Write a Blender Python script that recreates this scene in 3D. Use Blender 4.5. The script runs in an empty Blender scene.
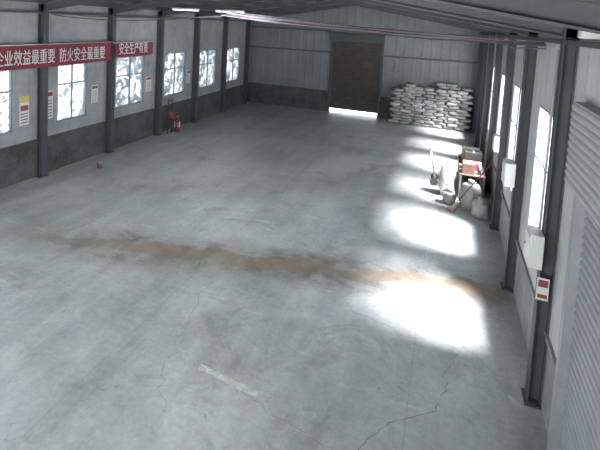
import bpy, bmesh, math, random
from mathutils import Matrix, Vector, noise
random.seed(4)
S=bpy.context.scene
try:
    S.view_settings.view_transform='Standard'
    S.view_settings.look='None'
except Exception: pass

# ------------------------------------------------------------ materials
def new_mat(name):
    m=bpy.data.materials.new(name); m.use_nodes=True
    nt=m.node_tree; b=nt.nodes["Principled BSDF"]
    return m,nt,b
def N(nt,t,**kw):
    n=nt.nodes.new(t)
    for k,v in kw.items(): setattr(n,k,v)
    return n
def mathn(nt,op,a,b=None,c=None,clamp=False):
    n=N(nt,'ShaderNodeMath',operation=op); n.use_clamp=clamp
    for i,v in enumerate((a,b,c)):
        if v is None: continue
        if isinstance(v,(int,float)): n.inputs[i].default_value=v
        else: nt.links.new(v,n.inputs[i])
    return n.outputs[0]
def maprange(nt,v,a,b,c=0.,d=1.,smooth=True):
    n=N(nt,'ShaderNodeMapRange'); n.interpolation_type='SMOOTHSTEP' if smooth else 'LINEAR'
    nt.links.new(v,n.inputs[0])
    for i,x in enumerate((a,b,c,d)): n.inputs[i+1].default_value=x
    return n.outputs[0]
def mix(nt,fac,a,b,bt='MIX'):
    n=N(nt,'ShaderNodeMix',data_type='RGBA',blend_type=bt)
    if isinstance(fac,(int,float)): n.inputs[0].default_value=fac
    else: nt.links.new(fac,n.inputs[0])
    for i,v in ((6,a),(7,b)):
        if isinstance(v,tuple): n.inputs[i].default_value=(*v[:3],1)
        else: nt.links.new(v,n.inputs[i])
    return n.outputs[2]
def noise_n(nt,vec,scale,detail=4,rough=.55,dist=0.):
    n=N(nt,'ShaderNodeTexNoise'); n.inputs['Scale'].default_value=scale
    n.inputs['Detail'].default_value=detail; n.inputs['Roughness'].default_value=rough
    n.inputs['Distortion'].default_value=dist
    nt.links.new(vec,n.inputs['Vector']); return n.outputs[0]
def objco(nt): return N(nt,'ShaderNodeTexCoord').outputs['Object']
def mat(name,col,rough=.7,metal=0.,var=.15,scale=3.,rib=None,ribamt=.0,bump=0.,spec=.3):
    m,nt,b=new_mat(name); co=objco(nt)
    n1=noise_n(nt,co,scale,5,.6); n2=noise_n(nt,co,scale*6,3)
    v=mathn(nt,'ADD',mathn(nt,'MULTIPLY',n1,.7),mathn(nt,'MULTIPLY',n2,.3))
    v=maprange(nt,v,.3,.7,1-var,1+var,False)
    cc=N(nt,'ShaderNodeVectorMath',operation='SCALE'); cc.inputs[0].default_value=col
    nt.links.new(v,cc.inputs['Scale'])
    nt.links.new(cc.outputs[0],b.inputs['Base Color'])
    b.inputs['Roughness'].default_value=rough; b.inputs['Metallic'].default_value=metal
    b.inputs['Specular IOR Level'].default_value=spec
    h=None
    if rib:
        sx=N(nt,'ShaderNodeSeparateXYZ'); nt.links.new(co,sx.inputs[0])
        a=sx.outputs['XYZ'.index(rib[0])]
        s=mathn(nt,'SINE',mathn(nt,'MULTIPLY',a,2*math.pi/rib[1]))
        h=mathn(nt,'MULTIPLY',maprange(nt,s,.3,.9),ribamt)
    if bump:
        hb=mathn(nt,'MULTIPLY',n2,bump)
        h=hb if h is None else mathn(nt,'ADD',h,hb)
    if h is not None:
        bn=N(nt,'ShaderNodeBump'); bn.inputs['Distance'].default_value=1.; bn.inputs['Strength'].default_value=1.
        nt.links.new(h,bn.inputs['Height']); nt.links.new(bn.outputs[0],b.inputs['Normal'])
    return m
def emis(name,col,st):
    m,nt,b=new_mat(name); b.inputs['Base Color'].default_value=(*col,1)
    b.inputs['Emission Color'].default_value=(*col,1); b.inputs['Emission Strength'].default_value=st
    return m

M={}
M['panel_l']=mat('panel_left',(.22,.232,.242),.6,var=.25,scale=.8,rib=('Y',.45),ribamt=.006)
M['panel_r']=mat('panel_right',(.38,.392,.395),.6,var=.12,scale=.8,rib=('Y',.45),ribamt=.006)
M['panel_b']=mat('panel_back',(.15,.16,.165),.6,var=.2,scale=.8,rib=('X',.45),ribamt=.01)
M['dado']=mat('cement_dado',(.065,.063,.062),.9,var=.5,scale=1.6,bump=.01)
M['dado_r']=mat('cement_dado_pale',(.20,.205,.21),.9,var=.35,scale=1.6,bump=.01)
M['steel']=mat('painted_steel',(.06,.065,.07),.6,.1,var=.2)
M['steel_r']=mat('rafter_steel',(.07,.075,.08),.55,.1,var=.2)
M['roof']=mat('roof_sheet',(.14,.148,.16),.6,.0,var=.25,rib=('Y',.25),ribamt=.015)
M['frame']=mat('window_frame',(.16,.18,.2),.5,var=.1)
M['shutter']=mat('shutter_slats',(.25,.26,.28),.5,.1,var=.15)
M['shutter_d']=mat('shutter_rusty',(.075,.067,.062),.6,.2,var=.3)
M['white']=mat('white_plastic',(.5,.51,.49),.5,var=.06)
M['grey']=mat('grey_metal',(.28,.29,.29),.5,var=.1)
M['red']=mat('red_paint',(.42,.03,.03),.45,var=.1)
M['redd']=mat('faded_red_paint',(.2,.04,.04),.6,var=.3)
M['redcloth']=mat('red_banner_cloth',(.15,.026,.042),.85,var=.15,scale=2,bump=.004)
M['sack']=mat('woven_sack',(.27,.265,.255),.9,var=.4,scale=1.4,bump=.004)
M['sackw']=mat('woven_sack_white',(.45,.46,.45),.9,var=.25,scale=3,bump=.004)
M['dark']=mat('dark_plastic',(.035,.035,.035),.6)
M['wood']=mat('red_brown_wood',(.13,.07,.055),.7,var=.3)
M['card']=mat('cardboard',(.3,.24,.18),.9,var=.15)
M['blue']=mat('blue_plastic',(.06,.1,.2),.5)
M['paper']=mat('poster_paper',(.5,.5,.48),.8,var=.05)
M['yellow']=mat('yellow_print',(.45,.35,.1),.8,var=.05)
M['chalk']=mat('worn_white_paint',(.38,.38,.38),.9,var=.4,scale=9)
M['crack']=mat('crack_dark',(.15,.15,.145),.95,var=.3)  # plain darker grey for the crack ribbons
M['pipe']=mat('grey_conduit',(.28,.29,.3),.5)
M['cable_p']=mat('mauve_cable',(.16,.12,.155),.6)
M['cable_k']=mat('black_cable',(.04,.04,.045),.5)
M['metal']=mat('bare_metal',(.35,.35,.35),.35,.8)
M['ground']=mat('yard_concrete',(.5,.5,.48),.9,var=.1)
M['tube']=emis('fluorescent_tube',(1,1,.97),2.5)

def pane(name,dusty,sc=2.2,lo=.42,hi=.62,base=.02,tlc=.02,dfc=.14):
    m,nt,b=new_mat(name); nt.nodes.remove(b); out=nt.nodes['Material Output']
    co=objco(nt); n=noise_n(nt,co,sc,7,.75,.8)
    f=maprange(nt,n,lo,hi,base,dusty)
    tr=N(nt,'ShaderNodeBsdfTransparent'); tl=N(nt,'ShaderNodeBsdfTranslucent'); tl.inputs[0].default_value=(tlc*.8,tlc,tlc*1.25,1)
    df=N(nt,'ShaderNodeBsdfDiffuse'); df.inputs[0].default_value=(dfc*.9,dfc,dfc*1.1,1)
    a=N(nt,'ShaderNodeAddShader'); nt.links.new(tl.outputs[0],a.inputs[0]); nt.links.new(df.outputs[0],a.inputs[1])
    mx=N(nt,'ShaderNodeMixShader'); nt.links.new(f,mx.inputs[0]); nt.links.new(tr.outputs[0],mx.inputs[1]); nt.links.new(a.outputs[0],mx.inputs[2])
    nt.links.new(mx.outputs[0],out.inputs[0]); return m
M['glass']=pane('window_glass',.25)
M['glass_m']=pane('smeared_window_glass',.98,2.6,.46,.56,.82)
M['glass_d']=pane('dusty_window_glass',1.0,3.2,.44,.54,.90)

def floor_mat():
    m,nt,b=new_mat('concrete_floor'); co=objco(nt)
    s=N(nt,'ShaderNodeSeparateXYZ'); nt.links.new(co,s.inputs[0]); X,Y=s.outputs[0],s.outputs[1]
    big=noise_n(nt,co,.25,5,.6,.6); mid=noise_n(nt,co,1.2,7,.68,.5); fine=noise_n(nt,co,11,5,.7)
    mp=N(nt,'ShaderNodeMapping'); mp.inputs['Scale'].default_value=(1.4,.22,1); nt.links.new(co,mp.inputs[0])
    st=noise_n(nt,mp.outputs[0],1.6,5,.6,.3)
    v=mathn(nt,'ADD',mathn(nt,'MULTIPLY',big,.38),mathn(nt,'ADD',mathn(nt,'MULTIPLY',mid,.27),mathn(nt,'ADD',mathn(nt,'MULTIPLY',fine,.17),mathn(nt,'MULTIPLY',st,.18))))
    cr=N(nt,'ShaderNodeValToRGB'); nt.links.new(v,cr.inputs[0])
    e=cr.color_ramp.elements; e[0].position=.41; e[0].color=(.175,.185,.19,1); e[1].position=.59; e[1].color=(.36,.372,.378,1)
    col=cr.outputs[0]
    sc=maprange(nt,noise_n(nt,co,.6,8,.78,1.0),.51,.65,0,.5)
    col=mix(nt,sc,col,(.13,.132,.135))
    sp=maprange(nt,noise_n(nt,co,4.2,8,.8,.4),.57,.69,0,.6); col=mix(nt,sp,col,(.115,.115,.115))
    mp2=N(nt,'ShaderNodeMapping'); mp2.inputs['Scale'].default_value=(.5,3.,1); mp2.inputs['Rotation'].default_value=(0,0,.5); nt.links.new(co,mp2.inputs[0])
    pl=maprange(nt,noise_n(nt,mp2.outputs[0],1.1,7,.75,.6),.59,.70,0,.5); col=mix(nt,pl,col,(.45,.46,.46))
    d=mathn(nt,'SUBTRACT',Y,mathn(nt,'ADD',mathn(nt,'MULTIPLY',X,.27),9.45))
    w=mathn(nt,'SUBTRACT',noise_n(nt,co,.9,8,.76),.5)
    d=mathn(nt,'ABSOLUTE',mathn(nt,'ADD',d,mathn(nt,'MULTIPLY',w,1.4)))
    fade=mathn(nt,'MULTIPLY',maprange(nt,X,-9.5,-6.0),maprange(nt,X,1.7,1.0))
    brk=maprange(nt,noise_n(nt,co,3.2,8,.8),.36,.52,.3,1)
    sm=mathn(nt,'MULTIPLY',mathn(nt,'MULTIPLY',maprange(nt,d,.30,.12),fade),brk)
    halo=mathn(nt,'MULTIPLY',mathn(nt,'MULTIPLY',maprange(nt,d,1.0,.1),fade),maprange(nt,mid,.42,.58,.35,1.))
    col=mix(nt,halo,col,(.085,.08,.075))
    col=mix(nt,mathn(nt,'MULTIPLY',sm,.8),col,(.15,.112,.075))
    for axis,per,off in ((X,4.1,.6),(Y,5.94,1.1)):
        q=mathn(nt,'ABSOLUTE',mathn(nt,'SUBTRACT',mathn(nt,'MODULO',mathn(nt,'ADD',axis,100+off),per),per/2))
        j=maprange(nt,q,.015,.004,0,.22); col=mix(nt,j,col,(.09,.09,.09))
    nt.links.new(col,b.inputs['Base Color'])
    r=maprange(nt,mid,.35,.65,.32,.52); nt.links.new(r,b.inputs['Roughness'])
    b.inputs['Specular IOR Level'].default_value=.45
    bn=N(nt,'ShaderNodeBump'); bn.inputs['Strength'].default_value=.25; bn.inputs['Distance'].default_value=.02
    nt.links.new(mid,bn.inputs['Height']); nt.links.new(bn.outputs[0],b.inputs['Normal'])
    return m
M['floor']=floor_mat()

# ------------------------------------------------------------ mesh builder
class MB:
    def __init__(s,name,parent=None): s.bm=bmesh.new(); s.name=name; s.mats=[]; s.parent=parent
    def mi(s,m):
        if m not in s.mats: s.mats.append(m)
        return s.mats.index(m)
    def _fin(s,geom,m,mx,smooth=False):
        k=s.mi(m)
        if mx is not None: bmesh.ops.transform(s.bm,matrix=mx,verts=geom)
        fs=set(f for v in geom for f in v.link_faces)
        for f in fs: f.material_index=k; f.smooth=smooth
    def box(s,a,b,m,mx=None,bev=0):
        r=bmesh.ops.create_cube(s.bm,size=1.)['verts']
        c=[(a[i]+b[i])/2 for i in range(3)]; d=[abs(b[i]-a[i]) for i in range(3)]
        bmesh.ops.transform(s.bm,matrix=Matrix.Translation(c)@Matrix.Diagonal((*d,1)),verts=r)
        if bev:
            es=list(set(e for v in r for e in v.link_edges))
            o=bmesh.ops.bevel(s.bm,geom=es,offset=bev,segments=2,affect='EDGES',profile=.5)
            r=list(set(v for f in o['faces'] for v in f.verts)|set(v for v in r if v.is_valid))
        s._fin(r,m,mx); return s
    def cyl(s,p,q,r1,m,r2=None,seg=14,caps=True,smooth=True):
        p,q=Vector(p),Vector(q); d=q-p; L=d.length
        g=bmesh.ops.create_cone(s.bm,cap_ends=caps,segments=seg,radius1=r1,radius2=r1 if r2 is None else r2,depth=L)['verts']
        mx=Matrix.Translation((p+q)/2)@d.to_track_quat('Z','Y').to_matrix().to_4x4()
        s._fin(g,m,mx,smooth)
        for f in set(f for v in g for f in v.link_faces):
            if len(f.verts)>4: f.smooth=False
        return s
    def pillow(s,c,d,m,rz=0,tilt=0,e=.45,seed=0,crump=.03):
        g=bmesh.ops.create_icosphere(s.bm,subdivisions=3,radius=1.)['verts']
        for v in g:
            x,y,z=v.co
            f=lambda t,p: math.copysign(abs(t)**p,t)
            v.co=Vector((f(x,e)*.5*d[0],f(y,e)*.5*d[1],f(z,.75)*.5*d[2]))
            n=noise.noise(v.co*6/max(d)+Vector((seed*3.1,seed,0)))*crump
            v.co+=v.co.normalized()*n
        mx=Matrix.Translation(c)@Matrix.Rotation(rz,4,'Z')@Matrix.Rotation(tilt,4,'X')
        s._fin(g,m,mx,True); return s
    def poly(s,vs,m):
        f=s.bm.faces.new([s.bm.verts.new(v) for v in vs]); f.material_index=s.mi(m); return s
    def done(s):
        me=bpy.data.meshes.new(s.name); bmesh.ops.recalc_face_normals(s.bm,faces=s.bm.faces[:])
        s.bm.to_mesh(me); s.bm.free()
        for m in s.mats: me.materials.append(m)
        o=bpy.data.objects.new(s.name,me); bpy.context.collection.objects.link(o)
        if s.parent: o.parent=s.parent
        return o
def empty(name,loc=(0,0,0)):
    o=bpy.data.objects.new(name,None); bpy.context.collection.objects.link(o); o.empty_display_size=.2; return o
def curve(name,pts,r,m,parent=None):
    c=bpy.data.curves.new(name,'CURVE'); c.dimensions='3D'; c.bevel_depth=r; c.bevel_resolution=3; c.resolution_u=8
    sp=c.splines.new('NURBS'); sp.points.add(len(pts)-1); sp.order_u=3; sp.use_endpoint_u=True
    for i,p in enumerate(pts): sp.points[i].co=(*p,1)
    c.materials.append(m); o=bpy.data.objects.new(name,c); bpy.context.collection.objects.link(o)
    if parent: o.parent=parent
    return o
def text(name,body,size,loc,rot,m,sx=1.,parent=None,ext=.003,align='LEFT'):
    t=bpy.data.curves.new(name,'FONT'); t.body=body; t.size=size; t.extrude=ext; t.align_x=align
    t.materials.append(m); o=bpy.data.objects.new(name,t); bpy.context.collection.objects.link(o)
    o.location=loc; o.rotation_euler=rot; o.scale=(sx,1,1)
    if parent: o.parent=parent
    return o

XL,XR,YB,YF=-11.1,1.5,25.6,-3.0
ZE=5.3; XM=(XL+XR)/2; SL=.17; ZR=ZE+SL*(XR-XM)
COLY=[10+2.971*k for k in range(-4,6)]
LW=[(-1.3,.3),(1.7,3.3),(4.6,6.2),(7.6,9.1),(10.69,11.95),(13.4,15.1),(16.5,18.2),(19.5,21.25),(22.45,24.2)]
LZ=(1.50,3.40)
RW=[(7.5,9.2),(10.8,12.6),(13.8,15.6),(16.8,18.5),(19.7,21.3),(22.7,24.2)]
RZ=(1.45,3.8)

# ------------------------------------------------------------ shell
MB('floor').box((XL-.2,YF-.2,-.2),(XR+.2,YB+.2,0),M['floor']).done()
MB('ground').box((-90,-70,-.42),(70,110,-.3),M['ground']).done()

def side_wall(name,x0,x1,wins,wz,mp,md,dz,doors=()):
    b=MB(name)
    ys=sorted([YF,YB]+[y for w in wins for y in w]+[y for d in doors for y in d[:2]])
    for a,c in zip(ys[:-1],ys[1:]):
        mid=(a+c)/2
        if any(w[0]<mid<w[1] for w in wins):
            b.box((x0,a,0),(x1,c,dz),md); b.box((x0,a,dz),(x1,c,wz[0]),mp); b.box((x0,a,wz[1]),(x1,c,ZE+.02),mp)
        elif any(d[0]<mid<d[1] for d in doors):
            b.box((x0,a,doors[0][2]),(x1,c,ZE+.02),mp)
        else:
            b.box((x0,a,0),(x1,c,dz),md); b.box((x0,a,dz),(x1,c,ZE+.02),mp)
    return b.done()
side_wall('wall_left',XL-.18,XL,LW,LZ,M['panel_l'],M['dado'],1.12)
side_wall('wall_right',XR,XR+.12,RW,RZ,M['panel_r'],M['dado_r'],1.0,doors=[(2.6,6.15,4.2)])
MB('trim_1').box((XL,YF,1.08),(XL+.05,YB,1.14),M['dado']).done()
MB('trim_2').box((XR-.04,6.2,.97),(XR,YB,1.03),M['dado_r']).done()

def gable(name,y0,y1,door,zt):
    b=MB(name); a,c=door
    for x0,x1 in ((XL,a),(c,XR)):
        b.box((x0,y0,0),(x1,y1,1.2),M['dado']); b.box((x0,y0,1.2),(x1,y1,ZE),M['panel_b'])
    b.box((a,y0,zt),(c,y1,ZE),M['panel_b'])
    k=b.mi(M['panel_b']); vs=[]
    for y in (y0,y1):
        vs.append([b.bm.verts.new(p) for p in ((XL,y,ZE),(XR,y,ZE),(XM,y,ZR))])
    fs=[b.bm.faces.new(vs[0]),b.bm.faces.new(vs[1][::-1])]
    for i in range(3): fs.append(b.bm.faces.new((vs[0][i],vs[0][(i+1)%3],vs[1][(i+1)%3],vs[1][i])))
    for f in fs: f.material_index=k
    return b.done()
DX=(-6.05,-3.35)
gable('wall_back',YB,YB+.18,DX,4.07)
gable('wall_front',YF-.18,YF,(-9.2,-.8),4.6)
b=MB('trim_3')
for z in (3.35,4.55):
    for x0,x1 in ((XL,DX[0]-.14),(DX[1]+.14,XR)): b.box((x0,YB-.06,z),(x1,YB,z+.1),M['steel_r'])
b.done()

b=MB('ceiling')
for sx in (-1,1):
    xe=XM+sx*(XR-XM+.35); ze=ZR-SL*abs(xe-XM); y0,y1=YF-.4,YB+.4; t=.08
    vs=[b.bm.verts.new(p) for p in ((XM,y0,ZR),(xe,y0,ze),(xe,y1,ze),(XM,y1,ZR),(XM,y0,ZR+t),(xe,y0,ze+t),(xe,y1,ze+t),(XM,y1,ZR+t))]
    k=b.mi(M['roof'])
    for q in ((0,1,2,3),(4,5,6,7),(0,1,5,4),(1,2,6,5),(2,3,7,6),(3,0,4,7)):
        f=b.bm.faces.new([vs[i] for i in q]); f.material_index=k
b.done()
b=MB('roof_purlins')
for sx in (-1,1):
    for i in range(7):
        d=.25+i*.98; x=XM+sx*d; z=ZR-SL*d
        b.box((x-.03,YF,z-.14),(x+.03,YB,z-.005),M['steel_r'])
        b.box((x-.03,YF,z-.14),(x+.05,YB,z-.125),M['steel_r'])
b.done()
def ibeam(b,p,q,w,h,up,m,t=.018):
    p,q,up=Vector(p),Vector(q),Vector(up).normalized(); d=(q-p); L=d.length; d.normalize()
    side=d.cross(up).normalized(); up=side.cross(d).normalized()
    R=Matrix((side,up,d)).transposed().to_4x4(); R=Matrix.Translation(p)@R
    b.box((-w/2,h/2-t,0),(w/2,h/2,L),m,R); b.box((-w/2,-h/2,0),(w/2,-h/2+t,L),m,R); b.box((-t/2,-h/2,0),(t/2,h/2,L),m,R)
for i,y in enumerate(COLY):
    for nm,x,s,h in (('left',XL+.12,1,.24),('right',XR-.085,-1,.17)):
        b=MB('steel_column'); ibeam(b,(x,y,0),(x,y,ZE-.12),.18,h,(1,0,0),M['steel'])
        b.box((x-.11,y-.15,0),(x+.12,y+.15,.025),M['steel']) if s==1 else b.box((x-.12,y-.15,0),(x+.08,y+.15,.025),M['steel'])
        b.done()
    b=MB('roof_rafter')
    dz=-.14-.11
    ibeam(b,(XL+.02,y,ZE+dz),(XM,y,ZR+dz),.14,.22,(0,0,1),M['steel_r'])
    ibeam(b,(XR-.02,y,ZE+dz),(XM,y,ZR+dz),.14,.22,(0,0,1),M['steel_r'])
    b.done()
for x in (XL+.12,XR-.12):
    MB('eave_beam').box((x-.05,YF,ZE-.42),(x+.05,YB,ZE-.36),M['steel']).done()
b=MB('roof_bracing')
for (a,c) in ((4,5),(6,7)):
    for s in (-1,1):
        p=lambda t,y:(XM+s*t,y,ZR-SL*t-.2)
        b.cyl(p(.2,COLY[a]),p(6.0,COLY[c]),.012,M['steel'],seg=6); b.cyl(p(6.0,COLY[a]),p(.2,COLY[c]),.012,M['steel'],seg=6)
b.done()

wn=[0]
def window(x,inn,w,wz,m,cols=2,tran=.62):
    wn[0]+=1; b=MB('window_%d'%wn[0]); t=.045
    xa,xb=x-.025,x+.025; y0,y1=w; z0,z1=wz
    b.box((xa,y0,z0),(xb,y0+t,z1),M['frame']); b.box((xa,y1-t,z0),(xb,y1,z1),M['frame'])
    b.box((xa,y0,z0),(xb,y1,z0+t),M['frame']); b.box((xa,y0,z1-t),(xb,y1,z1),M['frame'])
    for i in range(1,cols):
        y=y0+(y1-y0)*i/cols; b.box((xa,y-.02,z0),(xb,y+.02,z1),M['frame'])
    zt=z0+(z1-z0)*tran; b.box((xa,y0,zt-.018),(xb,y1,zt+.018),M['frame'])
    b.poly([(x,y0+t,z0+t),(x,y1-t,z0+t),(x,y1-t,z1-t),(x,y0+t,z1-t)],m)
    b.done()
for w in LW: window(XL-.06,1,w,LZ,M['glass_d'] if w[0]>12 else M['glass_m'])
for w in RW: window(XR+.03,-1,w,RZ,M['glass'])

def shutter(b,axis,p0,p1,pos,z0,z1,depth,per,m,face):
    n=int((z1-z0)/per); k=b.mi(m); prev=None
    for i in range(n+1):
        for t,off in ((0,0),(.25,.8),(.5,1),(.75,.8)):
            z=z0+(i+t)*per
            if z>z1: break
            d=pos+face*depth*off
            pr=[(d,p0,z),(d,p1,z)] if axis=='X' else [(p0,d,z),(p1,d,z)]
            cur=[b.bm.verts.new(q) for q in pr]
            if prev: f=b.bm.faces.new((prev[0],prev[1],cur[1],cur[0])); f.material_index=k
            prev=cur
b=MB('door_1'); shutter(b,'Y',DX[0],DX[1],YB+.1,.2,4.07,.03,.11,M['shutter_d'],-1)
b.box((DX[0],YB+.12,.2),(DX[1],YB+.14,4.07),M['shutter_d'])
b.box((DX[0]-.12,YB-.05,0),(DX[0]+.02,YB+.1,4.2),M['steel']); b.box((DX[1]-.02,YB-.05,0),(DX[1]+.12,YB+.1,4.2),M['steel'])
b.box((DX[0]-.12,YB-.3,4.07),(DX[1]+.12,YB,4.5),M['steel'])
b.done()
b=MB('roller_shutter_door'); shutter(b,'X',2.6,6.15,XR+.06,0,3.6,.03,.10,M['shutter'],-1)
b.box((XR+.08,2.6,0),(XR+.1,6.15,4.2),M['shutter'])
b.box((XR-.06,6.08,0),(XR+.08,6.2,3.4),M['shutter']); b.box((XR-.06,2.5,0),(XR+.08,2.62,3.4),M['shutter'])
shutter(b,'X',2.6,6.25,XR-.14,3.3,4.25,.02,.085,M['grey'],-1)
b.box((XR-.14,2.6,3.3),(XR,6.25,4.25),M['grey'])
b.done()

# ------------------------------------------------------------ banners
rot=(math.pi/2,0,math.pi/2)
def banner(y0,y1,z0,z1,body,ty,x=XL+.3):
    e=empty('wall_banner'); b=MB('cloth',e); n=40; m=M['redcloth']; k=b.mi(m)
    pv=None
    for i in range(n+1):
        y=y0+(y1-y0)*i/n; w=.02*math.sin(y*3.1)+.01*math.sin(y*9); sag=.04*math.sin(math.pi*i/n)
        cur=[b.bm.verts.new((x+w,y,z0-sag)),b.bm.verts.new((x+w*.3,y,(z0+z1)/2)),b.bm.verts.new((x,y,z1-sag*.5))]
        if pv:
            for j in (0,1): f=b.bm.faces.new((pv[j],cur[j],cur[j+1],pv[j+1])); f.material_index=k
        pv=cur
    b.done()
    text('lettering',body,.46,(x+.04,ty,z0+.12),rot,M['paper'],.62,e)
    b=MB('cord',e); b.cyl((x,y0-.1,z1),(x,y1+.1,z1),.01,M['paper'],seg=6); b.done()
banner(7.2,12.75,3.36,4.0,'\u4f01\u4e1a\u6548\u76ca\u6700\u91cd\u8981  \u9632\u706b\u5b89\u5168\u6700\u91cd\u8981',8.25)
banner(12.95,15.2,3.45,3.95,'\u5b89\u5168\u751f\u4ea7\u6709\u8d23',13.1)

def poster(y0,y1,z0,z1,style):
    b=MB('wall_poster'); x=XL+.012
    b.box((x-.01,y0,z0),(x,y1,z1),M['paper'])
    h=z1-z0
    if style==0:
        b.box((x,y0,z1-h*.22),(x+.004,y1,z1),M['yellow']); b.box((x,y0+.03,z1-h*.5),(x+.004,y1-.03,z1-h*.32),M['redd'])
        for i in range(4): b.box((x,y0+.04,z0+h*(.08+.1*i)),(x+.003,y1-.04,z0+h*(.11+.1*i)),M['dark'])
    else:
        b.box((x,y0+.02,z1-h*.2),(x+.004,y1-.02,z1-h*.05),M['redd'])
        for i in range(6): b.box((x,y0+.04,z0+h*(.08+.11*i)),(x+.003,y1-.05,z0+h*(.11+.11*i)),M['blue'] if i%2 else M['redd'])
    b.done()
poster(9.3,9.62,1.65,2.5,0); poster(10.15,10.5,1.68,2.55,1); poster(12.15,12.45,1.9,2.5,1); poster(15.2,15.55,1.9,2.5,1)
poster(18.3,18.6,1.9,2.5,1)

# ------------------------------------------------------------ sacks pile
b=MB('sack_pile')
ncol=7; w=.53
for r in range(15):
    for c in range(ncol):
        for dep in (0,1):
            top=13+int(2.2*noise.noise(Vector((c*.9,dep*2.,1.3))))+ (2 if c>=4 and dep else 0)-(1 if c==0 else 0)
            if r>=top: continue
            x=-2.6+w*(c+.5)+(.12 if r%2 else -.04)+random.uniform(-.04,.04)
            b.pillow((x,24.9+dep*.35+random.uniform(-.05,.05),.085+r*.15),(w*1.0,.42,.168),M['sack'] if random.random()<.93 else M['sackw'],random.uniform(-.12,.12),random.uniform(-.06,.06),seed=random.random()*40,crump=.04)
b.done()

# ------------------------------------------------------------ fire point
e=empty('fire_extinguisher'); x,y=-10.62,16.9
b=MB('cylinder',e); b.cyl((x,y,0),(x,y,.55),.1,M['redd'],seg=20); b.cyl((x,y,.55),(x,y,.63),.1,M['redd'],.035,20); b.cyl((x,y,.63),(x,y,.7),.03,M['metal'])
b.box((x-.02,y-.06,.70),(x+.02,y+.14,.73),M['dark']); b.box((x-.02,y-.06,.75),(x+.02,y+.12,.775),M['dark']); b.box((x-.101,y-.07,.2),(x+.103,y+.07,.42),M['paper']); b.done()
curve('hose',[(x,y,.68),(x+.08,y-.1,.62),(x+.13,y-.1,.4),(x+.12,y-.06,.2)],.014,M['dark'],e)
e=empty('fire_tool_stand'); b=MB('frame',e); y0=16.3
for yy in (y0,y0+.3): b.cyl((x-.1,yy,0),(x-.1,yy,1.5),.025,M['dark'],seg=8)
b.box((x-.12,y0,1.35),(x-.08,y0+.3,1.45),M['redd']); b.box((x-.12,y0,.5),(x-.08,y0+.3,.56),M['dark']); b.done()
b=MB('bucket',e); b.cyl((x-.02,y0+.15,.62),(x-.02,y0+.15,.92),.09,M['redd'],.13,16); b.done()

b=MB('paint_bucket'); x,y=-10.1,11.5
b.cyl((x,y,0),(x,y,.17),.075,M['wood'],.09,18); b.cyl((x,y,.17),(x,y,.2),.095,M['grey'],seg=18); b.done()

# ------------------------------------------------------------ workbench & clutter
def sack_upright(name,c,d,m,rz=0,seed=1):
    b=MB(name); b.pillow((c[0],c[1],d[2]*.47),d,m,rz,0,e=.7,seed=seed,crump=.09)
    b.cyl((c[0],c[1],d[2]*.88),(c[0]+.03,c[1],d[2]*1.05),.05,m,.11,10); return b.done()
e=empty('workbench'); x0,x1,y0,y1=.55,1.25,14.6,16.9
b=MB('top',e); b.box((x0,y0,.76),(x1,y1,.8),M['wood'],bev=.008); b.done()
b=MB('legs',e)
for x in (x0+.04,x1-.04):
    for y in (y0+.05,y1-.05): b.box((x-.025,y-.025,0),(x+.025,y+.025,.76),M['metal'])
for x in (x0+.04,x1-.04): b.box((x-.015,y0,.25),(x+.015,y1,.28),M['metal'])
b.done()
def carton(a,c,m,name='cardboard_box'):
    b=MB(name); b.box(a,c,m,bev=.008); zx=c[2]
    b.box(((a[0]+c[0])/2-.025,a[1]+.01,zx),((a[0]+c[0])/2+.025,c[1]-.01,zx+.002),M['grey']); b.done()
carton((.62,14.65,.8),(.95,15.0,1.1),M['wood'],'wooden_box'); carton((.65,15.15,.8),(1.1,15.5,1.0),M['redd'],'tool_box'); carton((.7,15.7,.8),(1.2,16.1,1.2),M['dark'],'storage_crate')
carton((.65,16.25,.8),(1.15,16.7,1.15),M['card'])
carton((.66,15.62,0),(1.12,16.1,.4),M['card']); carton((.68,15.0,0),(1.12,15.5,.5),M['dark'],'storage_crate')
b=MB('thermos'); b.cyl((1.08,14.8,.8),(1.08,14.8,1.1),.05,M['blue'],seg=16); b.cyl((1.08,14.8,1.1),(1.08,14.8,1.16),.05,M['white'],.03,16); b.done()
b=MB('paint_can'); b.cyl((.68,15.07,.8),(.68,15.07,.95),.04,M['grey'],seg=14); b.cyl((.68,15.07,.95),(.68,15.07,.96),.043,M['metal'],seg=14); b.done()
sack_upright('woven_bag',(.24,14.9),(.46,.5,1.0),M['sackw'],.0,1)
sack_upright('woven_bag',(.85,14.1),(.55,.5,.75),M['sack'],.8,5)
sack_upright('woven_bag',(.9,17.3),(.5,.5,.9),M['sack'],.1,12)
sack_upright('woven_bag',(1.08,13.5),(.4,.4,.5),M['sack'],.4,17)
sack_upright('woven_bag',(.3,14.2),(.34,.34,.4),M['sack'],.4,21)
e=empty('broom'); b=MB('handle',e); b.cyl((.52,13.68,.25),(1.3,13.85,1.45),.014,M['wood'],seg=8); b.done()
b=MB('head',e); b.cyl((.38,13.65,.01),(.52,13.68,.25),.11,M['card'],.03,12); b.done()
e=empty('hand_trolley'); b=MB('frame',e); m=M['metal']
for yy in (15.6,16.05):
    b.cyl((-.1,yy,.12),(-.32,yy,1.1),.016,m,seg=8)
b.cyl((-.32,15.6,1.1),(-.32,16.05,1.1),.016,m,seg=8)
for t in (.3,.6): b.cyl((-.1-.22*t,15.6,.12+.98*t),(-.1-.22*t,16.05,.12+.98*t),.012,m,seg=8)
b.box((-.1,15.58,.03),(.2,16.07,.045),m)
for yy in (15.54,16.11): b.cyl((-.13,yy-.02,.12),(-.13,yy+.02,.12),.12,M['dark'],seg=20)
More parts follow.
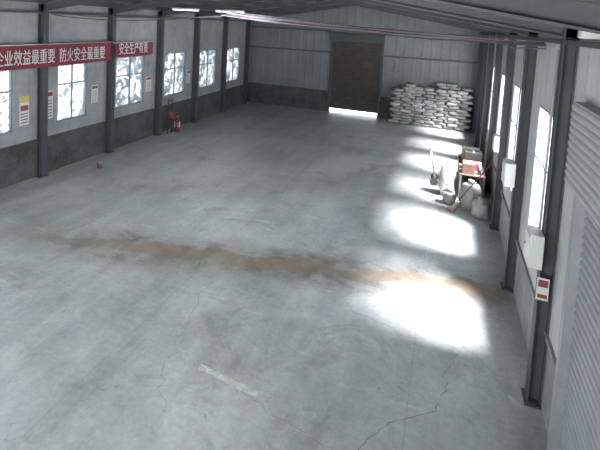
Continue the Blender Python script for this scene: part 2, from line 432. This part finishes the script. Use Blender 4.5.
b.cyl((-.13,15.54,.12),(-.13,16.11,.12),.012,m,seg=8); b.done()

# ------------------------------------------------------------ electrical, right wall
def jbox(x,y,z,w,h,d,name='junction_box'):
    b=MB(name); b.box((x-d,y-w/2,z-h/2),(x,y+w/2,z+h/2),M['white'],bev=.012)
    b.box((x-d-.012,y-w/2+.03,z-h/2+.03),(x-d,y+w/2-.03,z+h/2-.03),M['white'],bev=.004)
    b.cyl((x-d-.02,y+w*.3,z),(x-d-.012,y+w*.3,z),.02,M['dark'],seg=10); b.done()
XC=XR-.172
jbox(XC,7.0,2.15,.36,.45,.16); jbox(XC,9.98,2.3,.42,.45,.18); jbox(XC,12.97,2.2,.3,.4,.12)
b=MB('electrical_conduit')
for y,z in ((7.0,2.39),(9.98,2.54)):
    b.cyl((XC-.03,y+.05,z),(XC-.03,y+.05,ZE-.5),.014,M['pipe'],seg=8)
b.done()
y,z0,z1=6.9,1.5,1.8
b=MB('warning_sign'); xa,xb=XR-.2,XR-.06
b.box((xa,y-.012,z0),(xb,y-.002,z1),M['paper']); h=z1-z0
b.box((xa+.015,y-.016,z1-h*.4),(xb-.015,y-.012,z1-.025),M['redd']); b.box((xa+.015,y-.016,z0+.03),(xb-.015,y-.012,z0+.08),M['redd']); b.done()

def sag(p,q,s,n=9,j=.02):
    p,q=Vector(p),Vector(q); o=[]
    for i in range(n+1):
        t=i/n; v=p.lerp(q,t); v.z-=s*4*t*(1-t); v.z+=random.uniform(-j,j); o.append(tuple(v))
    return o
e=empty('cable_bundle')
for i in range(5):
    curve('cable',sag((XR-.3,7.3+.03*i,4.82+.02*i),(-5.0,9.7,5.05+.03*i),.05,j=.02),.011,M['cable_p'] if i%2 else M['cable_k'],e)
for i in range(2):
    curve('cable',sag((-5.0,9.7,5.05),(XL+.3,10.2,4.85+.1*i),.12),.011,M['cable_k'],e)
curve('cable',sag((XR-.3,7.3,4.8),(XR-.3,16,4.8),.1),.012,M['cable_p'],e)

def tube(x,y,z,L=1.3,en=0):
    e=empty('fluorescent_light'); b=MB('housing',e); b.box((x-L/2,y-.08,z),(x+L/2,y+.08,z+.05),M['white']); b.done()
    b=MB('tubes',e)
    for dy in (-.035,.035): b.cyl((x-L/2+.03,y+dy,z-.02),(x+L/2-.03,y+dy,z-.02),.014,M['tube'],seg=8)
    b.done(); b=MB('hangers',e)
    for dx in (-.45,.45):
        xx=x+dx; zt=ZR-SL*abs(xx-XM); b.cyl((xx,y,z+.05),(xx,y,zt),.006,M['steel'],seg=6)
    b.done()
    if en:
        l=bpy.data.lights.new('lamp_glow','AREA'); l.shape='RECTANGLE'; l.size=L*.95; l.size_y=.14; l.energy=en; l.color=(.95,.98,1)
        o=bpy.data.objects.new('lamp_glow',l); bpy.context.collection.objects.link(o); o.location=(x,y,z-.045); o.parent=e
tube(-9.0,14.6,5.25,L=1.1,en=30); tube(-7.2,14.6,5.25,L=1.1,en=30)
tube(-4.8,3,5.75,en=150); tube(-4.8,9,5.75,en=240); tube(-8.5,4,5.3,en=80)  # extra fixtures added to brighten the hall

e=empty('floodlight'); b=MB('housing',e); b.box((XR-.24,5.75,4.97),(XR-.06,5.95,5.12),M['white'],bev=.02); b.box((XR-.07,5.83,5.02),(XR,5.87,5.06),M['metal']); b.done()

# ------------------------------------------------------------ floor marks
def crack(pts,w):
    b=MB('floor_crack'); P=[]
    for a,c in zip(pts[:-1],pts[1:]):
        for i in range(10):
            t=i/10; v=Vector(a).lerp(Vector(c),t); nn=noise.noise(Vector((v.x*2,v.y*2,0)))*.14+noise.noise(Vector((v.x*9,v.y*9,3)))*.09
            P.append((v.x+nn,v.y+nn*.7))
    P.append(pts[-1]); k=b.mi(M['crack']); pv=None
    for i,p in enumerate(P):
        q=P[min(i+1,len(P)-1)]; o=P[max(i-1,0)]; d=Vector((q[0]-o[0],q[1]-o[1])).normalized(); n=Vector((-d.y,d.x))*w*random.uniform(.2,1)
        cur=[b.bm.verts.new((p[0]+n.x,p[1]+n.y,.002)),b.bm.verts.new((p[0]-n.x,p[1]-n.y,.002))]
        if pv: f=b.bm.faces.new((pv[0],cur[0],cur[1],pv[1])); f.material_index=k
        pv=cur
    b.done()
crack([(.59,7.81),(.3,7.0),(.15,6.19),(-.4,5.7),(-.6,5.2),(-.55,4.4)],.006)
crack([(-2.9,5.6),(-2.0,5.33),(-1.0,5.1),(-.4,5.0),(.3,4.7)],.005)
crack([(1.2,6.9),(.59,7.81),(-.2,7.6),(-1.25,7.85)],.005)
crack([(-2.88,4.3),(-3.4,5.4),(-3.9,7.5),(-4.9,8.2)],.004)
b=MB('floor_marking')
for i in range(9):
    x=-2.95+i*.105; y=5.52-i*.012
    b.box((x,y-.06+.01*(i%3),0),(x+.1,y+.05-.01*(i%2),.002),M['chalk'])
b.done()

# ------------------------------------------------------------ light
w=bpy.data.worlds.new('sky'); S.world=w; w.use_nodes=True; bg=w.node_tree.nodes['Background']
bg.inputs[0].default_value=(.87,.94,1,1); bg.inputs[1].default_value=5.5
def light(kind,name,loc,rot,en,size=None,col=(1,1,1),**kw):
    l=bpy.data.lights.new(name,kind); l.energy=en; l.color=col
    if kind=='AREA': l.shape='RECTANGLE'; l.size,l.size_y=size
    for k,v in kw.items(): setattr(l,k,v)
    o=bpy.data.objects.new(name,l); bpy.context.collection.objects.link(o); o.location=loc; o.rotation_euler=rot; return o
sd=Vector((-.57,.19,-1)).normalized()
o=light('SUN','sun',(10,5,15),(0,0,0),72.,col=(1,.998,.99),angle=math.radians(22)); o.rotation_euler=sd.to_track_quat('-Z','Y').to_euler()
for w_ in LW: light('AREA','window_daylight',(XL-.3,sum(w_)/2,2.45),(0,-math.pi/2,0),60,(1.9,w_[1]-w_[0]),(.91,.965,1))
for w_ in RW: light('AREA','window_daylight',(XR+.4,sum(w_)/2,2.65),(0,math.pi/2,0),80,(2.1,w_[1]-w_[0]),(.91,.965,1))
light('AREA','doorway_fill',(-5,YF-.3,2.3),(math.pi/2,0,0),430,(8,4.4),(.91,.965,1))  # fill light added at the unseen front opening behind the camera

# ------------------------------------------------------------ camera
th,ph,ro,f,cx,cy=.401,.081,.049,460,253.8,57.2
F=Vector((-math.sin(th)*math.cos(ph),math.cos(th)*math.cos(ph),-math.sin(ph))); R=Vector((math.cos(th),math.sin(th),0)); D=F.cross(R)
R,D=math.cos(ro)*R-math.sin(ro)*D, math.sin(ro)*R+math.cos(ro)*D
cam=bpy.data.cameras.new('security_camera'); co=bpy.data.objects.new('security_camera',cam); bpy.context.collection.objects.link(co)
co.matrix_world=Matrix.Translation((0,0,5))@Matrix((R,-D,-F)).transposed().to_4x4()
cam.sensor_width=36; cam.sensor_fit='HORIZONTAL'; cam.lens=f/600*36; cam.shift_x=(300-cx)/600; cam.shift_y=(cy-225)/600; cam.clip_start=.05; cam.clip_end=400
S.camera=co
